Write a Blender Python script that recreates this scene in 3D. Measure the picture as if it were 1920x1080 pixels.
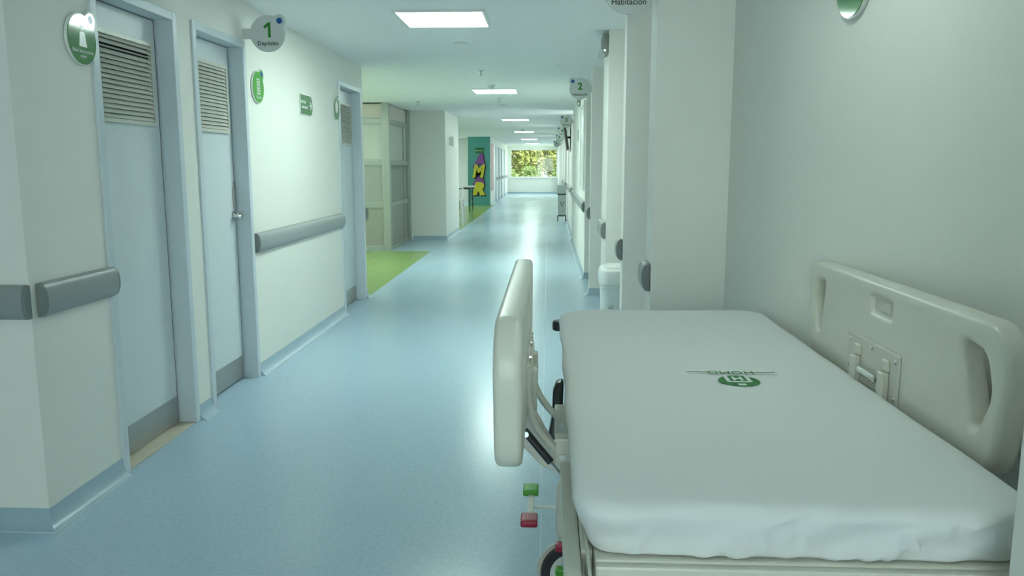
import bpy, bmesh, math, random
from mathutils import Vector, Matrix, noise
for o in list(bpy.data.objects): bpy.data.objects.remove(o)
S = bpy.context.scene
C = S.collection
R = math.radians
rnd = random.Random(4)

# ------------------------------------------------------------------ camera
H = 1.40
F_PX = 1500.0
YAW, PITCH = R(2.566), R(8.680)
cam = bpy.data.objects.new('camera', bpy.data.cameras.new('camera')); C.objects.link(cam)
cam.data.sensor_width = 36; cam.data.lens = F_PX / 1920 * 36
cam.data.clip_start = .02; cam.data.clip_end = 300
ca, sa, ct, st = math.cos(YAW), math.sin(YAW), math.cos(PITCH), math.sin(PITCH)
c_r = Vector((ca, sa, 0)); c_u = Vector((-sa*st, ca*st, ct)); c_f = Vector((-sa*ct, ca*ct, -st))
cam.matrix_world = Matrix(((c_r.x, c_u.x, -c_f.x, 0), (c_r.y, c_u.y, -c_f.y, 0), (c_r.z, c_u.z, -c_f.z, H), (0, 0, 0, 1)))
S.camera = cam

# ------------------------------------------------------------------ world, sun, exposure
w = bpy.data.worlds.new('sky'); S.world = w; w.use_nodes = True
bg = w.node_tree.nodes['Background']
bg.inputs[0].default_value = (.84, .97, .95, 1); bg.inputs[1].default_value = 6.0
sun = bpy.data.objects.new('sun', bpy.data.lights.new('sun', 'SUN')); C.objects.link(sun)
sun.data.energy = 3.5; sun.data.angle = R(1); sun.data.color = (1, .95, .82)
sun.rotation_euler = (R(42), 0, R(28))
sun.location = (0, 40, 20)
vs = S.view_settings
vs.view_transform = 'Standard'; vs.look = 'None'; vs.gamma = 1; vs.use_curve_mapping = False
vs.exposure = 0.18
PANEL_STRENGTH = 32.0
LAMP_TINT = (.80, 1.0, .91)

# ------------------------------------------------------------------ materials
def newmat(name):
    m = bpy.data.materials.new(name); m.use_nodes = True
    return m, m.node_tree, m.node_tree.nodes['Principled BSDF']
def mat(name, col, rough=.5, metal=0., var=.04, scale=30., bump=0., bscale=200., spec=.5, coat=0.):
    m, nt, p = newmat(name)
    p.inputs['Roughness'].default_value = rough; p.inputs['Metallic'].default_value = metal
    p.inputs['Specular IOR Level'].default_value = spec
    if coat: p.inputs['Coat Weight'].default_value = coat; p.inputs['Coat Roughness'].default_value = .06
    tc = nt.nodes.new('ShaderNodeTexCoord')
    n = nt.nodes.new('ShaderNodeTexNoise'); n.inputs['Scale'].default_value = scale; n.inputs['Detail'].default_value = 4
    nt.links.new(tc.outputs['Object'], n.inputs['Vector'])
    r = nt.nodes.new('ShaderNodeMix'); r.data_type = 'RGBA'
    lo = tuple(max(0, c*(1-var)) for c in col) + (1,); hi = tuple(min(1, c*(1+var)) for c in col) + (1,)
    r.inputs[6].default_value = lo; r.inputs[7].default_value = hi
    nt.links.new(n.outputs['Fac'], r.inputs[0]); nt.links.new(r.outputs[2], p.inputs['Base Color'])
    if bump:
        b2 = nt.nodes.new('ShaderNodeTexNoise'); b2.inputs['Scale'].default_value = bscale; b2.inputs['Detail'].default_value = 3
        nt.links.new(tc.outputs['Object'], b2.inputs['Vector'])
        b = nt.nodes.new('ShaderNodeBump'); b.inputs['Strength'].default_value = bump; b.inputs['Distance'].default_value = .01
        nt.links.new(b2.outputs['Fac'], b.inputs['Height']); nt.links.new(b.outputs['Normal'], p.inputs['Normal'])
    return m
def emat(name, col, s):
    m, nt, p = newmat(name)
    p.inputs['Base Color'].default_value = (.8, .8, .8, 1)
    p.inputs['Emission Color'].default_value = col + (1,); p.inputs['Emission Strength'].default_value = s
    return m
def glassmat(name, tint, gl=.08, body=None, bodyf=0.):
    m, nt, p = newmat(name); nt.nodes.remove(p)
    out = nt.nodes['Material Output']
    t = nt.nodes.new('ShaderNodeBsdfTransparent'); t.inputs[0].default_value = tint + (1,)
    g = nt.nodes.new('ShaderNodeBsdfGlossy'); g.inputs['Roughness'].default_value = .03
    mx = nt.nodes.new('ShaderNodeMixShader'); mx.inputs[0].default_value = gl
    nt.links.new(t.outputs[0], mx.inputs[1]); nt.links.new(g.outputs[0], mx.inputs[2])
    last = mx
    if body:
        d = nt.nodes.new('ShaderNodeBsdfDiffuse'); d.inputs[0].default_value = body + (1,)
        m2 = nt.nodes.new('ShaderNodeMixShader'); m2.inputs[0].default_value = bodyf
        nt.links.new(mx.outputs[0], m2.inputs[1]); nt.links.new(d.outputs[0], m2.inputs[2]); last = m2
    nt.links.new(last.outputs[0], out.inputs[0])
    return m
def floormat(name, col, col2, rough):
    m, nt, p = newmat(name)
    tc = nt.nodes.new('ShaderNodeTexCoord')
    n1 = nt.nodes.new('ShaderNodeTexNoise'); n1.inputs['Scale'].default_value = 55; n1.inputs['Detail'].default_value = 6
    n2 = nt.nodes.new('ShaderNodeTexNoise'); n2.inputs['Scale'].default_value = 1.3; n2.inputs['Detail'].default_value = 5
    mp = nt.nodes.new('ShaderNodeMapping'); mp.inputs['Scale'].default_value = (1.6, .35, 1)
    nt.links.new(tc.outputs['Object'], n1.inputs['Vector']); nt.links.new(tc.outputs['Object'], mp.inputs[0]); nt.links.new(mp.outputs[0], n2.inputs['Vector'])
    r = nt.nodes.new('ShaderNodeMix'); r.data_type = 'RGBA'; r.inputs[6].default_value = col + (1,); r.inputs[7].default_value = col2 + (1,)
    cr = nt.nodes.new('ShaderNodeMapRange'); cr.inputs[1].default_value = .35; cr.inputs[2].default_value = .65
    nt.links.new(n1.outputs['Fac'], cr.inputs[0]); nt.links.new(cr.outputs[0], r.inputs[0]); nt.links.new(r.outputs[2], p.inputs['Base Color'])
    rr = nt.nodes.new('ShaderNodeMapRange'); rr.inputs[1].default_value = .3; rr.inputs[2].default_value = .7
    rr.inputs[3].default_value = rough*.85; rr.inputs[4].default_value = rough*1.08
    nt.links.new(n2.outputs['Fac'], rr.inputs[0]); nt.links.new(rr.outputs[0], p.inputs['Roughness'])
    p.inputs['Specular IOR Level'].default_value = .55
    return m
M = dict(
    wall=mat('wall_paint', (.83, .83, .78), .55, var=.015, scale=6, bump=.05, bscale=90, spec=.3),
    ceil=mat('ceiling_paint', (.92, .92, .90), .7, var=.015, scale=5, bump=.05, bscale=60, spec=.2),
    floor=floormat('blue_vinyl', (.385, .535, .655), (.445, .59, .70), .24),
    green=floormat('green_vinyl', (.235, .36, .10), (.27, .40, .12), .24),
    cove=mat('cove_vinyl', (.37, .49, .58), .3, var=.05, scale=50),
    weld_glint=mat('weld_and_glint', (.60, .68, .72), .3),  # floor seam; the same pale tone paints the highlight on the cove toe
    door=mat('door_laminate', (.69, .74, .77), .38, var=.02, scale=8, bump=.03, bscale=40),
    frame=mat('door_frame_paint', (.62, .68, .73), .35, var=.02, scale=8),
    louver=mat('louver_paint', (.62, .62, .55), .35, var=.03),
    steel=mat('brushed_steel', (.46, .46, .45), .38, metal=.85, var=.06, scale=60),
    chrome=mat('polished_steel', (.72, .72, .70), .14, metal=1, var=.02),
    rail=mat('grey_rail_vinyl', (.30, .325, .325), .36, var=.03, scale=60, bump=.06, bscale=400),
    cap=mat('rail_end_cap', (.20, .22, .22), .5, var=.03),
    stone=mat('threshold_stone', (.55, .50, .40), .5, var=.1, scale=40),
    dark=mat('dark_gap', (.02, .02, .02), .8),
    sgreen=mat('sign_green', (.045, .24, .05), .08, var=.02, spec=.6, coat=.6),
    sgreen2=mat('sign_green_dark', (.035, .17, .05), .4, var=.02, spec=.3),
    sgreen3=mat('sign_green_bright', (.08, .34, .05), .4, var=.02, spec=.3),
    numg=mat('numeral_green', (.02, .22, .02), .4),
    swhite=mat('sign_white', (.80, .82, .78), .25, var=.01),
    sgrey=mat('sign_grey', (.62, .65, .63), .3, var=.01),
    sblue=mat('sign_blue', (.015, .08, .30), .25, var=.02),
    stext=mat('sign_dark_print', (.03, .06, .04), .4),
    alu=mat('aluminium', (.34, .37, .33), .38, metal=.35, var=.03, scale=40),
    lam=mat('wood_laminate', (.29, .29, .25), .45, var=.12, scale=14),
    lam2=mat('pale_laminate', (.55, .51, .44), .45, var=.08, scale=14),
    frost=glassmat('frosted_glass', (.55, .6, .55), .10, (.62, .65, .58), .78),
    frost2=glassmat('frosted_glass_dark', (.4, .45, .42), .08, (.38, .40, .36), .85),
    glass=glassmat('clear_glass', (.96, .98, .97), .04),
    teal=mat('teal_paint', (.09, .33, .30), .5, var=.03, scale=5),
    purple=mat('letter_purple', (.24, .07, .30), .5),
    yellow=mat('letter_yellow', (.62, .55, .05), .5),
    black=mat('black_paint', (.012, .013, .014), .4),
    blackp=mat('black_plastic', (.02, .022, .024), .35),
    pink=mat('mural_pink', (.70, .46, .48), .6, var=.5, scale=3),
    white=mat('white_plastic', (.78, .79, .76), .3, var=.015),
    bin=mat('bin_plastic', (.70, .74, .72), .32, var=.02),
    gbin=mat('grey_bin_plastic', (.40, .46, .44), .4, var=.02),
    cream=mat('cream_plastic', (.70, .685, .60), .3, var=.02, scale=12, spec=.5),
    creamm=mat('cream_metal', (.66, .645, .56), .33, var=.03, scale=40, bump=.03, bscale=500),
    sheet=mat('white_sheet', (.76, .775, .77), .85, var=.02, scale=300, bump=.15, bscale=700, spec=.15),
    logog=mat('logo_green', (.045, .20, .06), .8),
    red=mat('pedal_red', (.36, .015, .05), .4),
    pgreen=mat('pedal_green', (.07, .36, .03), .4),
    rubber=mat('rubber', (.03, .03, .032), .6),
    panel=emat('lit_panel', LAMP_TINT, PANEL_STRENGTH),
    emer=mat('emergency_grey', (.26, .28, .26), .45),
    lampdot=emat('indicator', (.5, 1, .5), 3.0),
    leaf1=mat('leaf_light', (0.27, 0.29, 0.075), .55, var=.5, scale=3),
    leaf2=mat('leaf_mid', (0.12, 0.17, 0.04), .55, var=.5, scale=3),
    leaf3=mat('leaf_dry', (0.34, 0.33, 0.12), .6, var=.4, scale=3),
    bark=mat('bark', (.20, .15, .10), .9, var=.3, scale=10),
    ground=mat('lawn', (.16, .28, .07), .9, var=.3, scale=3),
)

# ------------------------------------------------------------------ mesh helpers
def BM(): return bmesh.new()
def box(bm, x0, x1, y0, y1, z0, z1):
    v = [bm.verts.new((x, y, z)) for z in (z0, z1) for y in (y0, y1) for x in (x0, x1)]
    for f in ((0, 2, 3, 1), (4, 5, 7, 6), (0, 1, 5, 4), (2, 6, 7, 3), (0, 4, 6, 2), (1, 3, 7, 5)):
        bm.faces.new([v[i] for i in f])
    return bm
def bbox(x0, x1, y0, y1, z0, z1, bev=.004, seg=2):
    bm = box(BM(), x0, x1, y0, y1, z0, z1)
    b = min(bev, .45*min(abs(x1-x0), abs(y1-y0), abs(z1-z0)))
    bmesh.ops.bevel(bm, geom=list(bm.edges), offset=b, segments=seg, profile=.6, affect='EDGES')
    return bm
def lathe(bm, prof, c=(0, 0, 0), axis='Z', seg=24):
    """profile [(r,h)] revolved; open ends closed"""
    rings = []
    for r, h in prof:
        ring = []
        for i in range(seg):
            a = 2*math.pi*i/seg; p = (r*math.cos(a), r*math.sin(a), h)
            if axis == 'X': p = (p[2], p[0], p[1])
            elif axis == 'Y': p = (p[1], p[2], p[0])
            ring.append(bm.verts.new((p[0]+c[0], p[1]+c[1], p[2]+c[2])))
        rings.append(ring)
    for a, b in zip(rings, rings[1:]):
        for i in range(seg): bm.faces.new((a[i], a[(i+1) % seg], b[(i+1) % seg], b[i]))
    bm.faces.new(rings[0][::-1]); bm.faces.new(rings[-1])
    return bm
def tube(bm, pts, r, seg=10, flat=None):
    """sweep; flat=(ru,rv) elliptical, u along the first side vector"""
    pts = [Vector(p) for p in pts]; rings = []
    for i, p in enumerate(pts):
        t = (pts[min(i+1, len(pts)-1)] - pts[max(i-1, 0)]).normalized()
        ref = Vector((0, 1, 0)) if abs(t.y) < .9 else Vector((1, 0, 0))
        s = t.cross(ref).normalized(); u = s.cross(t).normalized()
        ru, rv = flat if flat else (r, r)
        rings.append([bm.verts.new(p + u*(ru*math.cos(2*math.pi*k/seg)) + s*(rv*math.sin(2*math.pi*k/seg))) for k in range(seg)])
    for a, b in zip(rings, rings[1:]):
        for i in range(seg): bm.faces.new((a[i], a[(i+1) % seg], b[(i+1) % seg], b[i]))
    bm.faces.new(rings[0][::-1]); bm.faces.new(rings[-1])
    return bm
def smooth_path(pts, n=6):
    pts = [Vector(p) for p in pts]; out = []
    for i in range(len(pts)-1):
        p0, p1, p2, p3 = pts[max(i-1, 0)], pts[i], pts[i+1], pts[min(i+2, len(pts)-1)]
        for k in range(n):
            t = k/n
            out.append(.5*((2*p1) + (p2-p0)*t + (2*p0-5*p1+4*p2-p3)*t*t + (3*p1-p0-3*p2+p3)*t**3))
    return out + [pts[-1]]
def prism(bm, poly, w0, w1):
    """2D polygon (u,v) counter-clockwise extruded from w0 to w1 in local uvw"""
    a = [bm.verts.new((u, v, w0)) for u, v in poly]; b = [bm.verts.new((u, v, w1)) for u, v in poly]
    n = len(poly)
    bm.faces.new(a[::-1]); bm.faces.new(b)
    for i in range(n): bm.faces.new((a[i], a[(i+1) % n], b[(i+1) % n], b[i]))
    return bm
def rpoly(pts, seg=6):
    """polygon with rounded corners: pts [(u,v,r)]"""
    out = []; n = len(pts)
    for i in range(n):
        p = Vector(pts[i][:2]); a = Vector(pts[i-1][:2]); b = Vector(pts[(i+1) % n][:2]); r = pts[i][2]
        d1 = (a-p).normalized(); d2 = (b-p).normalized()
        if r <= 0: out.append(tuple(p)); continue
        ang = d1.angle(d2); t = min(r/math.tan(ang/2), .49*min((a-p).length, (b-p).length)); rr = t*math.tan(ang/2)
        cc = p + (d1+d2).normalized()*(rr/math.sin(ang/2))
        s = p+d1*t-cc; e = p+d2*t-cc
        a0 = math.atan2(s.y, s.x); a1 = math.atan2(e.y, e.x); da = (a1-a0+math.pi) % (2*math.pi)-math.pi
        for k in range(seg+1):
            q = a0+da*k/seg; out.append((cc.x+rr*math.cos(q), cc.y+rr*math.sin(q)))
    return out
def circ(cx, cy, r, n=32): return [(cx+r*math.cos(2*math.pi*i/n), cy+r*math.sin(2*math.pi*i/n)) for i in range(n)]
def plate(loops, thick, bev=.003, res=2):
    """filled 2D outline with holes, extruded from w=0 to thick, bevelled"""
    cu = bpy.data.curves.new('t', 'CURVE'); cu.dimensions = '2D'; cu.fill_mode = 'BOTH'
    cu.extrude = max(thick/2-bev, 0); cu.bevel_depth = bev; cu.bevel_resolution = res; cu.offset = -bev
    for lp in loops:
        s = cu.splines.new('POLY'); s.points.add(len(lp)-1); s.use_cyclic_u = True
        for p, q in zip(s.points, lp): p.co = (q[0], q[1], 0, 1)
    return curve_bm(cu, thick/2)
def curve_bm(cu, lift):
    o = bpy.data.objects.new('t', cu); C.objects.link(o)
    dg = bpy.context.evaluated_depsgraph_get(); dg.update()
    me = bpy.data.meshes.new_from_object(o.evaluated_get(dg))
    bm = BM(); bm.from_mesh(me)
    bpy.data.objects.remove(o); bpy.data.curves.remove(cu); bpy.data.meshes.remove(me)
    bmesh.ops.remove_doubles(bm, verts=bm.verts, dist=1e-5)
    bmesh.ops.translate(bm, verts=bm.verts, vec=(0, 0, lift))
    return bm
def text(s, size, depth=.0008, bold=0., shear=0., align='CENTER'):
    cu = bpy.data.curves.new('t', 'FONT'); cu.body = s; cu.size = size; cu.extrude = depth/2; cu.offset = bold
    cu.shear = shear; cu.align_x = align; cu.align_y = 'CENTER'; cu.resolution_u = 3
    return curve_bm(cu, depth/2)
def fr(o, u, v):
    u = Vector(u).normalized(); v = Vector(v).normalized(); n = u.cross(v); o = Vector(o)
    return Matrix(((u.x, v.x, n.x, o.x), (u.y, v.y, n.y, o.y), (u.z, v.z, n.z, o.z), (0, 0, 0, 1)))
def tf(bm, m): bm.transform(m); return bm
def shift(bm, x, y, z=0): bmesh.ops.translate(bm, verts=bm.verts, vec=(x, y, z)); return bm

def tag(o, label=None, cat=None, group=None, kind=None):
    if label: o['label'] = label
    if cat: o['category'] = cat
    if group: o['group'] = group
    if kind: o['kind'] = kind
    return o
def empty(name, loc):
    o = bpy.data.objects.new(name, None); C.objects.link(o); o.location = loc; o.empty_display_size = .1; return o
def root_of(o):
    while o.parent: o = o.parent
    return o
def obj(name, bm, m, parent=None, smooth=False, loc=None):
    """bm in world coordinates; origin goes to the thing's root (or loc)"""
    base = Vector(root_of(parent).location) if parent else (Vector(loc) if loc else Vector((0, 0, 0)))
    bmesh.ops.translate(bm, verts=bm.verts, vec=-base)
    bmesh.ops.recalc_face_normals(bm, faces=bm.faces)
    me = bpy.data.meshes.new(name); bm.to_mesh(me); bm.free()
    me.materials.append(M[m] if isinstance(m, str) else m)
    if smooth:
        me.polygons.foreach_set('use_smooth', [True]*len(me.polygons)); me.set_sharp_from_angle(angle=R(35))
    o = bpy.data.objects.new(name, me); C.objects.link(o)
    if parent: o.parent = parent
    else: o.location = base
    return o
def struct(name, bm, m, label=None, parent=None):
    o = obj(name, bm, m, parent)
    if not parent: o['kind'] = 'structure'
    if label: o['label'] = label
    return o
def pt(px, py, ax, val):
    """photo pixel -> point on the plane axis=val"""
    d = c_r*((px-960)/F_PX) + c_u*(-(py-540)/F_PX) + c_f
    o = Vector((0, 0, H)); return o + d*((val-o[ax])/d[ax])

# ------------------------------------------------------------------ the setting
XL, XR, ZC, YEND = -1.935, .455, 2.42, 41.2
LOBX = -6.0
bm = BM()
box(bm, XL, 2.2, -4, YEND+.2, -.1, 0)
box(bm, LOBX-.2, XL, -4, 8.43, -.1, 0); box(bm, LOBX-.2, XL, 13.16, 17.4, -.1, 0); box(bm, LOBX-.2, XL, 28.75, YEND+.2, -.1, 0)
floor = struct('floor', bm, 'floor', 'pale blue vinyl corridor floor')
struct('weld_seam', bbox(-.0215, -.0185, -3.4, 16, -.001, .0008, .0004, 1), 'weld_glint', None, floor)
struct('floor_green', box(BM(), LOBX-.2, XL, 8.43, 13.16, -.1, 0), 'green', 'green vinyl floor in the side bay by the glazed cabin')
struct('floor_green', box(BM(), LOBX-.2, XL, 17.4, 28.75, -.1, 0), 'green', 'green vinyl floor of the waiting bay under the table')
struct('ceiling', box(BM(), LOBX-.2, 2.2, -4, YEND+.2, ZC, ZC+.15), 'ceil', 'plain white ceiling')

DOORS = [(3.41, 4.21), (4.395, 5.165), (7.44, 8.34)]    # outer frame extents along the left wall
DTOP = 2.18
bm = BM(); ys = 2.87
for a, b in DOORS:
    box(bm, XL-.2, XL, ys, a, 0, ZC); box(bm, XL-.2, XL, a, b, DTOP, ZC); ys = b
box(bm, XL-.2, XL, ys, 8.43, 0, ZC)
box(bm, LOBX, XL-.2, 2.87, 3.07, 0, ZC); box(bm, LOBX, XL-.2, 8.35, 8.43, 0, ZC)
struct('wall_left', bm, 'wall', 'white left corridor wall with three louvred doors')
bm = BM(); box(bm, LOBX, XL, 15.2, 15.4, 0, ZC); box(bm, XL-.2, XL, 15.4, 17.4, 0, ZC); box(bm, LOBX, XL-.2, 17.2, 17.4, 0, ZC)
struct('wall_left', bm, 'wall', 'white wall beyond the glazed cabin')
FD = [(31.4, 32.3), (33.3, 34.2), (35.2, 36.1), (37.5, 38.4)]
XF = -2.07
bm = BM(); ys = 28.9
for a, b in FD:
    box(bm, XF-.2, XF, ys, a, 0, ZC); box(bm, XF-.2, XF, a, b, DTOP, ZC); ys = b
box(bm, XF-.2, XF, ys, YEND, 0, ZC)
struct('wall_left', bm, 'wall', 'far left wall with a row of doors')
struct('wall_teal', box(BM(), -2.86, XF, 28.75, 28.9, 0, ZC), 'teal', 'teal painted wall carrying coloured letters')
bm = BM(); box(bm, LOBX, -2.86, 31.5, 31.7, 0, ZC); box(bm, -2.9, -2.86, 28.9, 31.5, 0, ZC)
struct('wall_lobby', bm, 'wall', 'pale wall at the back of the waiting bay')
bm = BM(); ADDED_OWIN = [(8.9, 10.8), (11.1, 12.9), (18.5, 20.5), (25.5, 27.5)]  # unseen windows, added for daylight on the bays and cabin
box(bm, LOBX-.2, LOBX, -4, YEND, 0, .9); box(bm, LOBX-.2, LOBX, -4, YEND, 2.25, ZC); ys = -4
for a, b in ADDED_OWIN: box(bm, LOBX-.2, LOBX, ys, a, .9, 2.25); ys = b
box(bm, LOBX-.2, LOBX, ys, YEND, .9, 2.25)
struct('wall_outer', bm, 'wall', 'outer wall of the side bays with a row of added windows')
mural = obj('wall_mural', box(BM(), XF, XF+.006, 29.1, 30.6, .5, 2.2), 'pink'); mural['kind'] = 'structure'; mural['label'] = 'faded pink painted mural on far left wall'
# right side: partition ends and the long wall
RW = [('A', 3.62, 3.82), ('B', 4.86, 5.0), ('C', 6.30, 6.85), ('D', 8.66, 8.82)]
for n, a, b in RW:
    bm = box(BM(), XR+(.013 if n == 'A' else 0), 1.9, a, b, 0, ZC)
    struct('wall_right', bm, 'wall', {'A': 'partition wall end behind the head of the bed', 'B': 'partition wall end next after the bed alcove', 'C': 'thick bright partition wall with emergency lamp', 'D': 'partition wall end under sign number two'}[n])
bm = BM()
box(bm, XR, .65, 9.95, 15.2, 0, ZC); box(bm, .65, 1.9, 9.95, 10.05, 0, ZC)
struct('wall_right', bm, 'wall', 'long white right wall with handrail and framed panel')
bm = BM()
for a, b in ((16.3, 20.2), (21.4, 27.5), (28.8, 34), (35.3, 38.0), (40.7, YEND)):
    box(bm, XR+.03, .7, a, b, 0, ZC)
box(bm, XR+.03, .7, 20.2, 21.4, 2.15, ZC); box(bm, XR+.03, .7, 27.5, 28.8, 2.15, ZC); box(bm, XR+.03, .7, 34, 35.3, 2.15, ZC); box(bm, XR+.03, .7, 38.0, 40.7, 2.15, ZC)  # the last doorway is added to let light onto the end wall
struct('wall_right', bm, 'wall', 'far right wall with door openings')
bm = BM(); ADDED_RWIN = [(4.22, 4.52), (5.45, 5.7), (7.25, 7.5)]  # unseen windows, added and sized to light the left wall and partitions
box(bm, 1.9, 2.1, 3.6, 10.05, 0, .9); box(bm, 1.9, 2.1, 3.6, 10.05, 2.25, ZC); ys = 3.6
for a, b in ADDED_RWIN: box(bm, 1.9, 2.1, ys, a, .9, 2.25); ys = b
box(bm, 1.9, 2.1, ys, 10.05, .9, 2.25)
ADDED_FWIN = [(15.3, 16.3), (20.2, 21.4), (27.5, 28.8), (34.0, 35.3), (38.2, 40.6)]  # unseen windows, added to brighten the far corridor and end wall
box(bm, 1.2, 1.3, 15.0, YEND, 0, .9); box(bm, 1.2, 1.3, 15.0, YEND, 2.15, ZC); ys = 15.0
for a, b in ADDED_FWIN: box(bm, 1.2, 1.3, ys, a, .9, 2.15); ys = b
box(bm, 1.2, 1.3, ys, YEND, .9, 2.15)
box(bm, .65, 1.3, 14.9, 15.0, 0, ZC)
struct('wall_back_rooms', bm, 'wall', 'inner wall closing the rooms on the right')
# wall beside the bed, slightly out of square, and the near jamb
bm = BM(); prism(bm, [(.80, 3.62), (1.0, 1.15), (1.3, 1.15), (1.3, 3.62)][::-1], 0, ZC)
struct('wall_alcove', bm, 'wall', 'plain wall along the side of the bed')
bm = bbox(.69, 1.3, -4, 1.15, 0, ZC, .006)
struct('wall_near', bm, 'wall', 'near wall end beside the foot of the bed')
# end walls
WX0, WX1, WZ0, WZ1 = -1.93, .455, .81, 2.23
bm = BM(); box(bm, LOBX, WX0, YEND, YEND+.2, 0, ZC); box(bm, WX1, 2, YEND, YEND+.2, 0, ZC)
box(bm, WX0, WX1, YEND, YEND+.2, 0, WZ0); box(bm, WX0, WX1, YEND, YEND+.2, WZ1, ZC)
struct('wall_far', bm, 'wall', 'white end wall under the bright window')
bm = BM(); box(bm, LOBX, -1.2, -4.2, -4, 0, ZC); box(bm, .66, 2, -4.2, -4, 0, ZC); box(bm, -1.2, .66, -4.2, -4, 0, .1); box(bm, -1.2, .66, -4.2, -4, 2.3, ZC)
struct('wall_rear', bm, 'wall', 'rear end wall of the corridor with added window opening')

def window(name, x0, x1, y, z0, z1, label):
    t = tag(empty(name, ((x0+x1)/2, y, z0)), label, None, None, 'structure')
    bm = BM(); f = .045
    box(bm, x0, x1, y, y+.06, z0, z0+f); box(bm, x0, x1, y, y+.06, z1-f, z1); box(bm, x0, x0+f, y, y+.06, z0+f, z1-f); box(bm, x1-f, x1, y, y+.06, z0+f, z1-f)
    obj('window_frame', bm, 'white', t)
    obj('pane', box(BM(), x0+f, x1-f, y+.025, y+.031, z0+f, z1-f), 'glass', t)
    obj('window_sill', bbox(x0-.02, x1+.02, y-.13, y+.0, z0-.03, z0+.012, .004), 'white', t)
    return t
window('window_1', WX0, WX1, YEND+.06, WZ0, WZ1, 'wide window at the corridor end showing trees')
def fill_window(n, x, a, b, z0, z1, label):
    t = tag(empty('window_%d' % n, (x, (a+b)/2, z0)), label, None, None, 'structure')
    bm = BM(); f = .04
    for q in ((a, b, z0, z0+f), (a, b, z1-f, z1), (a, a+f, z0+f, z1-f), (b-f, b, z0+f, z1-f)): box(bm, x-.03, x+.03, *q)
    obj('window_frame', bm, 'white', t); obj('pane', box(BM(), x-.003, x+.003, a+f, b-f, z0+f, z1-f), 'glass', t)
wn = 3
for a, b in ADDED_RWIN: fill_window(wn, 2.0, a, b, .9, 2.25, 'added unseen window lighting a side room'); wn += 1
for a, b in ADDED_OWIN: fill_window(wn, LOBX-.1, a, b, .9, 2.25, 'added unseen window lighting a side bay'); wn += 1
for a, b in ADDED_FWIN: fill_window(wn, 1.25, a, b, .9, 2.15, 'added unseen window lighting a far room'); wn += 1
window('window_2', -1.2, .66, -4.1, .1, 2.3, 'added unseen fill window at the rear end of the corridor')  # unseen, added to light the mattress front from behind the camera

# cove base: profile (out, up) swept along straight runs; n = direction out of the wall
COVE = [(0, .080), (.004, .080), (.006, .05), (.012, .032), (.022, .018), (.034, .007), (.046, .0015), (.046, 0), (0, 0)]
def cove(name, p0, p1, n, label, m0=0, m1=0):
    p0, p1, n = Vector((*p0, 0)), Vector((*p1, 0)), Vector((*n, 0)).normalized()
    bm = BM(); rows = []
    dr = (p1-p0).normalized()
    for p, e in ((p0, -dr*m0), (p1, dr*m1)): rows.append([bm.verts.new(p+n*a+e*a+Vector((0, 0, b))) for a, b in COVE])
    for i in range(len(COVE)): bm.faces.new((rows[0][i], rows[0][(i+1) % len(COVE)], rows[1][(i+1) % len(COVE)], rows[1][i]))
    bm.faces.new(rows[0]); bm.faces.new(rows[1][::-1])
    o = obj(name, bm, 'cove', None, True); o['kind'] = 'structure'; o['label'] = label
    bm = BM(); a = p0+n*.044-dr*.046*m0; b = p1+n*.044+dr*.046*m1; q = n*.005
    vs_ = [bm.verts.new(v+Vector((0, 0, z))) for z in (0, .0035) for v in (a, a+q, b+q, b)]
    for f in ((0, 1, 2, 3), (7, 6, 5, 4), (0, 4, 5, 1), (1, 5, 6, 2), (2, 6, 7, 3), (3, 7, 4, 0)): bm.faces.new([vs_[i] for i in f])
    obj('weld_and_glint', bm, 'weld_glint', o)  # pale strip standing in for the highlight along the cove toe
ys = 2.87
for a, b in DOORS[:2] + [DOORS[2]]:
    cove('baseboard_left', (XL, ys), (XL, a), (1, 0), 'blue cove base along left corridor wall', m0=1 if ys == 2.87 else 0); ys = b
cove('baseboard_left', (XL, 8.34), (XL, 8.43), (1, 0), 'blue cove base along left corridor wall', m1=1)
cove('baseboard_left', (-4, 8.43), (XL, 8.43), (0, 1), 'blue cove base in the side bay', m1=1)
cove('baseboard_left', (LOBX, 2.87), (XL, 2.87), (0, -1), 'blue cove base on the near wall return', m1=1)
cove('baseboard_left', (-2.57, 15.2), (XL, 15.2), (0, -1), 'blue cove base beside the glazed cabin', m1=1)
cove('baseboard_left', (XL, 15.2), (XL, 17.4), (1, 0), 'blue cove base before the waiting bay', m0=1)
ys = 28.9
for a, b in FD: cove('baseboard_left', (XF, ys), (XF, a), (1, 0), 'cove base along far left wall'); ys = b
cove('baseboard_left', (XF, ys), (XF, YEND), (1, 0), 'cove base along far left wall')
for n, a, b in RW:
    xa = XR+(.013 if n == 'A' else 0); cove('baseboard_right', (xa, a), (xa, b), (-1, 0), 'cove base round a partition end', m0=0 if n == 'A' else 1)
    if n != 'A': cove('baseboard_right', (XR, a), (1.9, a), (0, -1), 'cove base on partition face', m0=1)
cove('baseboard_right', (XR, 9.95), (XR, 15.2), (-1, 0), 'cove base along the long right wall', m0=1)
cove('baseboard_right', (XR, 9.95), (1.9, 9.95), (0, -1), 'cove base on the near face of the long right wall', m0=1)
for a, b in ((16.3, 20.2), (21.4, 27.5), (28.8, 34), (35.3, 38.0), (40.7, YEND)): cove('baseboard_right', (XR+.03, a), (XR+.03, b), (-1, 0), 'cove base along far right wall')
cove('baseboard_far', (XF, YEND), (XR+.03, YEND), (0, -1), 'cove base under the far window')

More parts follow.
